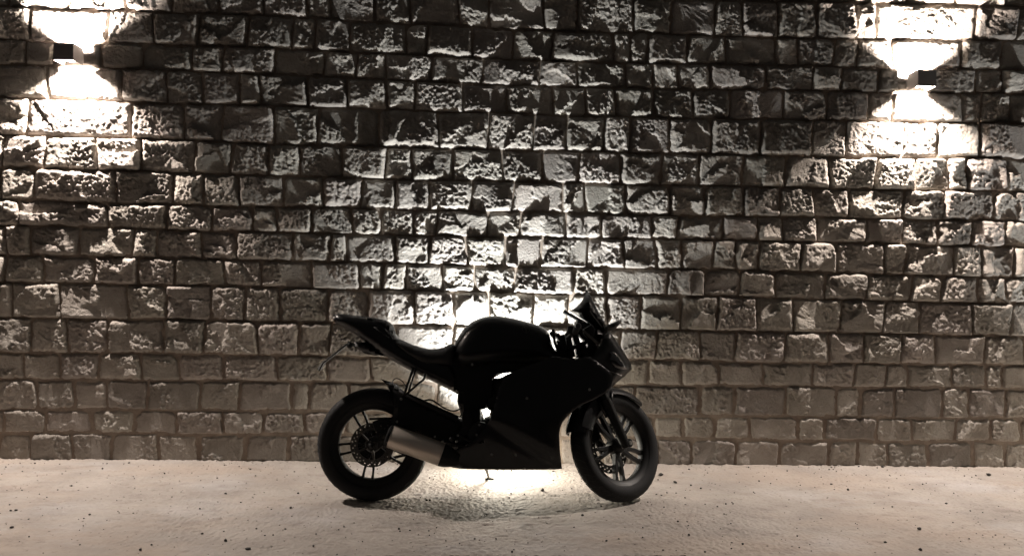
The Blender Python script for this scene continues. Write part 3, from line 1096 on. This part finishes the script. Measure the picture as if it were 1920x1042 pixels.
# upper cowl, side fairings, belly
COWL = [(1090, 598), (1112, 611), (1128, 622), (1139, 614), (1152, 634), (1164, 651), (1175, 668), (1183, 682), (1184.5, 692), (1171, 705), (1150, 722), (1140, 734),
        (1118, 742), (1085, 740), (1060, 720), (1052, 690), (1072, 674), (1098, 662), (1110, 650), (1116, 636), (1106, 618)]
n_a, n_b = L(1184, 690).x, L(1080, 690).x


def taper(u, w):
    return 0.035 + 0.15 * min(1, max(0, (n_a - u) / (n_a - n_b))) ** 0.8


cowl = part('front_cowl', [pillow(COWL, taper, 0.0, edge=0.05, cut=0.022)], M_GLOSS, angle=60)
SCREEN = [(1099.5, 543), (1097, 553), (1091, 564), (1083, 573), (1075, 579.5), (1068, 583), (1090, 597), (1112, 611), (1129, 624), (1140, 617), (1132, 602), (1120, 580), (1109, 559), (1103, 546)]
part('windscreen', [pillow(SCREEN, lambda u, w: 0.12, 0.0, edge=0.10, cut=0.02, round_=2)], M_SMOKE, angle=60)
parts('screen_trim', [tube(curve([L(1100, 545, -.012), L(1112, 572, -.07), L(1126, 597, -.07), L(1136, 612, -.05)]), 0.0022, 5),
                     tube(curve([L(1096, 560, -.03), L(1108, 586, -.11), L(1128, 612, -.11)]), 0.0022, 5)], M_SATIN)
HL = [(1138, 662), (1148, 656), (1160, 664), (1172, 678), (1178, 690), (1165, 694), (1150, 688), (1140, 676)]
for s_ in (-1, 1):
    part('headlight', [pillow(HL, 0.022, (lambda s__: (lambda u, w: s__ * (taper(u, w) * 0.93)))(s_), edge=0.03, cut=0.02, side=-0.09)], M_LENS)

FAIR = [(1036, 668), (1062, 671), (1085, 672), (1105, 668), (1130, 684), (1150, 702), (1149, 722), (1140, 734), (1116, 748), (1087, 761), (1068, 775), (1054, 791), (1048.5, 808),
        (1049, 830), (1051.5, 856), (1056, 881), (1010, 882), (960, 882), (910, 881), (868, 880), (864, 875), (840, 874), (817, 872), (832, 856), (856, 842), (885, 828),
        (905, 806), (918, 786), (926, 764), (931, 742), (938, 722), (947, 706), (960, 697), (985, 687), (1012, 678)]
FAIR_FAR = [(a, min(b_, 868)) if b_ < 870 else (a, b_ - 13) for a, b_ in FAIR[:24]] + [(880, 862), (945, 850), (965, 800), (968, 764), (968, 742), (975, 722), (984, 706), (995, 697), (1005, 690), (1020, 680)]
u_n, u_m = L(1150, 700).x, L(1040, 700).x


def fair_v(s_):
    def f(u, w):
        c = 0.13 + 0.07 * min(1, max(0, (u_n - u) / (u_n - u_m)))
        c -= 0.12 * max(0, (0.45 - w) / 0.45) ** 1.4
        c += 0.018 * math.sin(min(1, max(0, (w - 0.2) / 0.6)) * math.pi)
        # the pressed ridge running down and forward
        rg = (w - 0.46) + 0.62 * (u - L(940, 800).x)
        c += 0.012 * math.exp(-(rg / 0.05) ** 2) - 0.010 * math.exp(-((rg + 0.085) / 0.03) ** 2)
        return s_ * c
    return f


for s_ in (-1, 1):
    sf = part('side_fairing', [pillow(FAIR if s_ < 0 else FAIR_FAR, 0.006, fair_v(s_), edge=0.012, cut=0.022, side=-0.19)], M_GLOSS, angle=60)
    if s_ < 0:
        for bx, by in ((922, 851), (967, 852), (982, 878), (988, 746), (1105, 730)):
            q = L(bx, by, -0.19)
            v = fair_v(-1)(q.x, q.z) - 0.006
            q = L(bx, by, v)
            part('bolt', [tube([(q.x, v, q.z), (q.x, v - 0.004, q.z)], [0.008, 0.006], 10)], M_BOLT, sf)
        g = []
        for pts in (((1133, 692), (1148, 697), (1166, 704)), ((1138, 714), (1147, 711), (1155, 707))):
            P = []
            for a, b_ in pts:
                q = L(a, b_, -0.1)
                v = -taper(q.x, q.z) - 0.004
                P.append(L(a, b_, v))
            g.append(tube(P, 0.0018, 5))
        part('edge_highlight', g, M_DISC, cowl)  # thin steel strips added as the highlights along the cowl edges
part('belly_pan', [pillow([(830, 862), (880, 850), (1000, 840), (1046, 830), (1050, 872), (1048, 879), (960, 880), (868, 878), (840, 872)], 0.085, 0.0, edge=0.03, cut=0.03)], M_SATIN)

# frame, airbox mass, engine
FRM = [(850, 660), (900, 650), (1030, 655), (1046, 668), (1052, 700), (1040, 705), (985, 697), (961, 698), (942, 700), (927, 708), (931, 716), (932, 738), (914, 764), (904, 770),
       (907, 782), (908, 802), (884, 806), (868, 792), (861, 765), (857, 752), (858, 738), (850, 732), (822, 718), (810, 700), (835, 680)]
part('frame', [pillow(FRM, 0.07, 0.0, edge=0.02, cut=0.03, round_=1)], M_FRAME)
ENG = [(924, 709), (940, 707), (949, 702), (964, 697), (1048, 702), (1062, 755), (1045, 800), (1042, 862), (872, 868), (846, 858), (846, 815), (876, 800), (903, 796),
       (909, 782), (918, 778), (919, 770), (911, 764), (908, 748), (916, 730)]
eng = part('engine', [pillow(ENG, 0.09, 0.0, edge=0.04, cut=0.04, round_=1)], M_FRAME)
for px_, py_, r_ in ((900, 815, 0.07), (945, 830, 0.055)):
    q = L(px_, py_, -.15)
    part('engine_cover', [lathe([(-0.13, 0), (-0.165, 0.0), (-0.168, r_ * .5), (-0.165, r_ * .9), (-0.155, r_), (-0.13, r_)], (q.x, q.z), 32, False)], M_SATIN, eng)
# foot rest hanger and pedals
part('heel_guard', [pillow([(868, 772), (880, 768), (886, 790), (880, 812), (862, 828), (852, 824), (866, 800)], 0.008, -0.15, edge=0.01, cut=0.04)], M_FRAME)
part('footpeg', [tube([L(848, 822, -.14), L(846, 823, -.24)], [0.011, 0.012], 8)], M_SATIN)
part('brake_pedal', [tube(curve([L(862, 815, -.16), L(880, 826, -.18), L(900, 830, -.2), L(906, 828, -.22)]), 0.006, 6)], M_FRAME)
parts('shock_linkage', [tube([L(864, 766, -.02), L(876, 760, -.02)], 0.004, 6), tube([L(861, 782, -.02), L(878, 762, -.02)], 0.004, 6), tube([L(868, 784, .02), L(872, 764, .02)], 0.003, 6)], M_FRAME)
# swingarm, hugger, struts, hoses
SW = [(736, 730), (747, 733), (765, 744), (800, 761), (830, 772), (857, 785), (880, 800), (884, 838), (840, 836), (790, 818), (748, 802), (726, 822), (716, 838), (702, 843), (692, 838), (693, 824),
      (714, 806), (733, 790), (739, 765)]
sw = part('swingarm', [pillow(SW, 0.022, -0.095, edge=0.02, cut=0.05, round_=1)], M_FRAME)
part('swingarm_beam', [tube([L(748, 733, -.11), L(858, 785, -.11)], [0.012, 0.017], 10), tube([L(748, 740, .10), L(880, 800, .10)], 0.024, 8), tube([L(860, 810, .10), (RW[0], .10, RW[1])], 0.022, 8),
                       tube([L(870, 805, -.11), L(870, 805, .11)], 0.028, 10)], M_SATIN, sw)
part('rear_hugger', [pillow([(713, 709.5), (720, 712), (733, 716), (745, 722), (757, 733), (768, 745), (764, 760), (750, 764), (741, 755), (735, 742), (729, 728), (722, 718)], 0.055, 0.0, edge=0.04, cut=0.03)], M_SATIN)
part('brake_torque_arm', [tube([L(693, 785, -.085), L(748, 783, -.085)], 0.006, 6)], M_FRAME)
part('rear_caliper', [prism([(698, 790), (712, 786), (730, 786), (745, 790), (742, 806), (728, 814), (712, 812), (702, 806)], -0.098, -0.05)], M_FRAME, smooth=False, bevel=0.006)
for a, b_ in (((715, 797), (728, 797)), ((706, 809), (722, 803))):
    parts('bolt', [tube([L(*a, -.1), L(*a, -.106)], 0.007, 8), tube([L(*b_, -.1), L(*b_, -.106)], 0.006, 8)], M_DISC)
part('axle_nut', [tube([(RW[0], -0.125, RW[1]), (RW[0], -0.09, RW[1])], 0.015, 6), tube([(RW[0], -.12, RW[1]), (RW[0], .12, RW[1])], 0.009, 8)], M_FRAME)
st = part('exhaust_strut', [tube([L(776, 688, -.13), L(757, 742, -.12)], 0.0075, 8), tube([L(780, 690, -.10), L(764, 742, -.09)], 0.0055, 8)], M_FRAME)
part('hanger_bar', [tube(curve([L(798, 700, -.12), L(795, 710, -.12), L(786, 718, -.12), L(760, 740, -.12)]), 0.0065, 8)], M_FRAME, st)
parts('cable', [tube(curve([L(737, 722, -.1), L(737, 713, -.1), L(744, 709, -.1), L(754, 714, -.1), L(762, 725, -.1)]), 0.0028, 6),
               tube(curve([L(795, 751, -.1), L(808, 749, -.11), L(820, 756, -.12), L(834, 765, -.12), L(850, 770, -.1), L(866, 765, -.08)]), 0.0042, 6)], M_SATIN)

# muffler
ma, mb = L(732, 817, -.17), L(829, 852, -.17)
md = (mb - ma).normalized()


def cyl(a, b_, ra, rb, n=40):
    return tube([a, b_], [ra, rb], n)


mr_ = 0.0615
muf = part('muffler', [tube([ma, ma + md * 0.004, mb - md * .004, mb], [mr_ - .003, mr_, mr_, mr_ - .003], 48)], M_STEEL, angle=50)
part('end_cap', [tube([ma - md * 0.020, ma - md * 0.012, ma + md * 0.0015], [mr_ - .02, mr_ - .002, mr_ + 0.0008], 48), tube([ma - md * 0.035, ma - md * .018], 0.024, 24)], M_FRAME, muf)
part('muffler_band', [tube([mb - md * 0.002, mb + md * 0.03, mb + md * 0.09], [mr_ + .0008, mr_ - .004, 0.035], 40)], M_FRAME, muf)
part('header_pipe', [tube(curve([mb + md * 0.06, L(870, 862, -.13), L(930, 868, -.08), L(1000, 862, -.03), L(1035, 830, 0), L(1035, 770, 0)]), 0.022, 10)], M_FRAME)

# side stand on the far side, foot on the ground
ga = on_ground(917, 899, 0.004)
q = ga - BO
foot = Vector((q.dot(EX), q.dot(EY), q.dot(EZ)))
part('side_stand', [tube([L(905, 850, 0.10), foot.lerp(L(905, 850, 0.10), .3), foot + Vector((0, 0, .008))], [0.012, 0.010, 0.009], 8),
                    tube([foot + Vector((-0.025, 0, .006)), foot + Vector((0.03, 0, .006))], 0.008, 6)], M_FRAME)

for bx, by, bv in ((815, 818, -.11), (830, 827, -.13), (856, 827, -.17), (858, 816, -.15), (893, 815, -.172), (876, 834, -.172), (898, 796, -.16), (885, 683, -.115), (752, 748, -.13), (744, 790, -.12)):  # bolt heads added as bright glints over engine and frame
    q = L(bx, by, bv)
    part('bolt', [tube([q, q + Vector((0.002, -.012, .001))], [0.0085, 0.006], 6)], M_BOLT, smooth=False)

# ---- cockpit
hd = L(1060, 636)
parts('clip_on_bar', [tube([L(1064, 634, -.10), L(1078, 622, -.20)], 0.012, 10), tube([L(1052, 634, .10), L(1044, 628, .2)], 0.012, 10)], M_FRAME)
gr_ = part('hand_grip', [tube([L(1078, 622, -.19), L(1084, 612, -.31)], 0.0175, 12), tube([L(1084, 612, -.31), L(1085, 611, -.325)], [0.021, 0.019], 14)], M_SATIN)
part('bar_weight', [tube([L(1084, 611, -.326), L(1084, 611, -.345)], [0.017, 0.014], 14)], M_PLATE, gr_)
part('hand_grip', [tube([L(1048, 632, .15), L(1036, 625, .28)], 0.0175, 12)], M_SATIN)
part('brake_reservoir', [tube([L(1071, 612, -.16), L(1071, 625, -.16)], 0.022, 14)], M_SATIN)
part('master_cylinder', [prism([(1094, 617), (1109, 608), (1116, 616), (1114, 630), (1103, 634), (1096, 628)], -0.24, -0.20)], M_FRAME, smooth=False, bevel=0.004)
part('brake_lever', [tube(curve([L(1094, 619, -.24), L(1103, 628, -.26), L(1112, 636, -.28), L(1121, 644, -.30)]), [0.006] * 5 + [0.007] * 5 + [0.0075] * 6, 8),
                     tube([L(1121.5, 643.5, -.295), L(1121.5, 643.5, -.31)], 0.0085, 12)], M_DISC)
part('clutch_lever', [tube(curve([L(1057, 584.5, .24), L(1072, 592, .22), L(1092, 604, .2)]), 0.011, 8)], M_FRAME)
part('dashboard', [prism([(1082, 600), (1096, 604), (1112, 616), (1106, 626), (1094, 618), (1082, 608)], -0.07, 0.07)], M_SATIN, smooth=False, bevel=0.006)
for pp in ([(1037, 618), (1040, 640), (1048, 662)], [(1046, 626), (1052, 645), (1062, 668)], [(1064, 622), (1070, 645), (1076, 668)], [(1080, 625), (1086, 645), (1090, 670)]):
    part('control_cable', [tube(curve([L(pp[0][0], pp[0][1], -.03), L(pp[1][0], pp[1][1], -.05), L(pp[2][0], pp[2][1], -.03)]), 0.0085, 8)], M_SATIN)
part('steering_head', [prism([(1044, 640), (1052, 628), (1058, 626), (1065, 660), (1064, 673), (1050, 672)], -0.03, 0.05)], M_FRAME, smooth=False, bevel=0.003)
part('wiring_loom', [prism([(1060, 625), (1068, 621), (1077, 656), (1075, 675), (1066, 673)], -0.02, 0.04)], M_FRAME, smooth=False, bevel=0.003)
part('fuse_box', [prism([(1071, 620), (1080, 617), (1091, 650), (1096, 664), (1082, 672), (1080, 655)], -0.02, 0.05)], M_FRAME, smooth=False, bevel=0.003)
part('inner_fairing', [prism([(1077, 612), (1092, 602), (1114, 612), (1121, 642), (1112, 657), (1096, 667), (1103, 646), (1087, 629)], -0.05, 0.05)], M_FRAME, smooth=False, bevel=0.003)
parts('ignition_switch', [tube([L(1034, 621, 0), L(1038, 630, 0)], 0.014, 10), tube([L(1044, 626, .03), L(1047, 634, .03)], 0.013, 10)], M_FRAME)
for s_ in (-1, 1):
    if s_ < 0:
        pts = [(1132, 613), (1146, 606), (1159, 601), (1164, 605), (1155, 615), (1144, 621), (1134, 626)]
        mi = part('mirror', [pillow(pts, 0.03, -0.21, edge=0.02, cut=0.02, round_=2)], M_SATIN)
        part('mirror_stalk', [tube([L(1130, 630, -.1), L(1137, 620, -.2)], 0.008, 8)], M_SATIN, mi)
    else:
        c0 = L(1132, 614, .1)
        mi = part('mirror', [tube([(c0.x, .17, c0.z), (c0.x + .02, .21, c0.z + .01), (c0.x + .04, .24, c0.z + .012)], [0.008, 0.02, 0.010], 8)], M_SATIN)

# ------------------------------------------------------------------ pebbles and grit on the pavement
V, F = [], []
ico = bmesh.new()
bmesh.ops.create_icosphere(ico, subdivisions=1, radius=1)
iv = [v.co.copy() for v in ico.verts]
if_ = [tuple(v.index for v in f.verts) for f in ico.faces]
ico.free()
spots = [(1017, 920, 9), (1239, 891, 9), (1266, 905, 7), (1724, 993, 9), (1660, 1017, 7), (1726, 1031, 8), (1854, 891, 8), (465, 1030, 9), (423, 1014, 7), (263, 1031, 6), (20, 957, 5),
         (30, 957, 6), (22, 989, 6), (379, 1001, 5), (588, 1024, 5), (284, 1022, 5), (545, 952, 5), (423, 926, 5), (559, 925, 5), (150, 1021, 4), (168, 965, 5), (134, 911, 4), (192, 879, 4),
         (242, 868, 5), (535, 992, 4), (1590, 919, 6), (1559, 908, 5), (1774, 944, 5), (1314, 916, 5), (1345, 950, 4), (1361, 945, 4), (1271, 978, 5), (1292, 1003, 5), (1137, 1014, 5),
         (1393, 1020, 5), (1655, 876, 6), (1610, 875, 4), (1292, 880, 4), (1322, 1035, 6), (1092, 966, 5), (1322, 945, 3), (1539, 972, 4), (1495, 1005, 4), (748, 992, 5), (750, 996, 4), (930, 1010, 4),
         (800, 938, 5), (806, 938, 5), (890, 1010, 4), (745, 870, 3), (960, 1035, 5), (1160, 1010, 4), (1205, 1007, 3), (1243, 1031, 4)]
pr_ = random.Random(5)
for _ in range(800):
    spots.append((pr_.uniform(-300, 2250), 868 + 172 * pr_.random() ** 1.5, pr_.choice((1.6, 1.8, 2, 2.2, 2.6, 3.4))))
for px_, py_, d_ in spots:
    c = on_ground(px_, py_)
    if c.y > -0.05:
        c.y = -0.07 - 0.2 * pr_.random()
    r_ = d_ * 0.5 * (c.y + WALL_D) / FPX
    n = len(V)
    a = pr_.uniform(0, 6.28)
    e1, e2 = pr_.uniform(0.75, 1.35), pr_.uniform(0.55, 0.85)
    for p in iv:
        j = pr_.uniform(0.8, 1.2)
        x_, y_ = p.x * r_ * e1 * j, p.y * r_ * j
        V.append((c.x + x_ * math.cos(a) - y_ * math.sin(a), c.y + x_ * math.sin(a) + y_ * math.cos(a), r_ * e2 * 0.75 + p.z * r_ * e2 * j))
    F += [tuple(i + n for i in f) for f in if_]
link('pebbles', mesh_vf('pebbles', [(V, F)], False), M_PEBBLE, None, kind='stuff',
     label='scattered small dark pebbles lying on the pale pavement', category='pebbles')
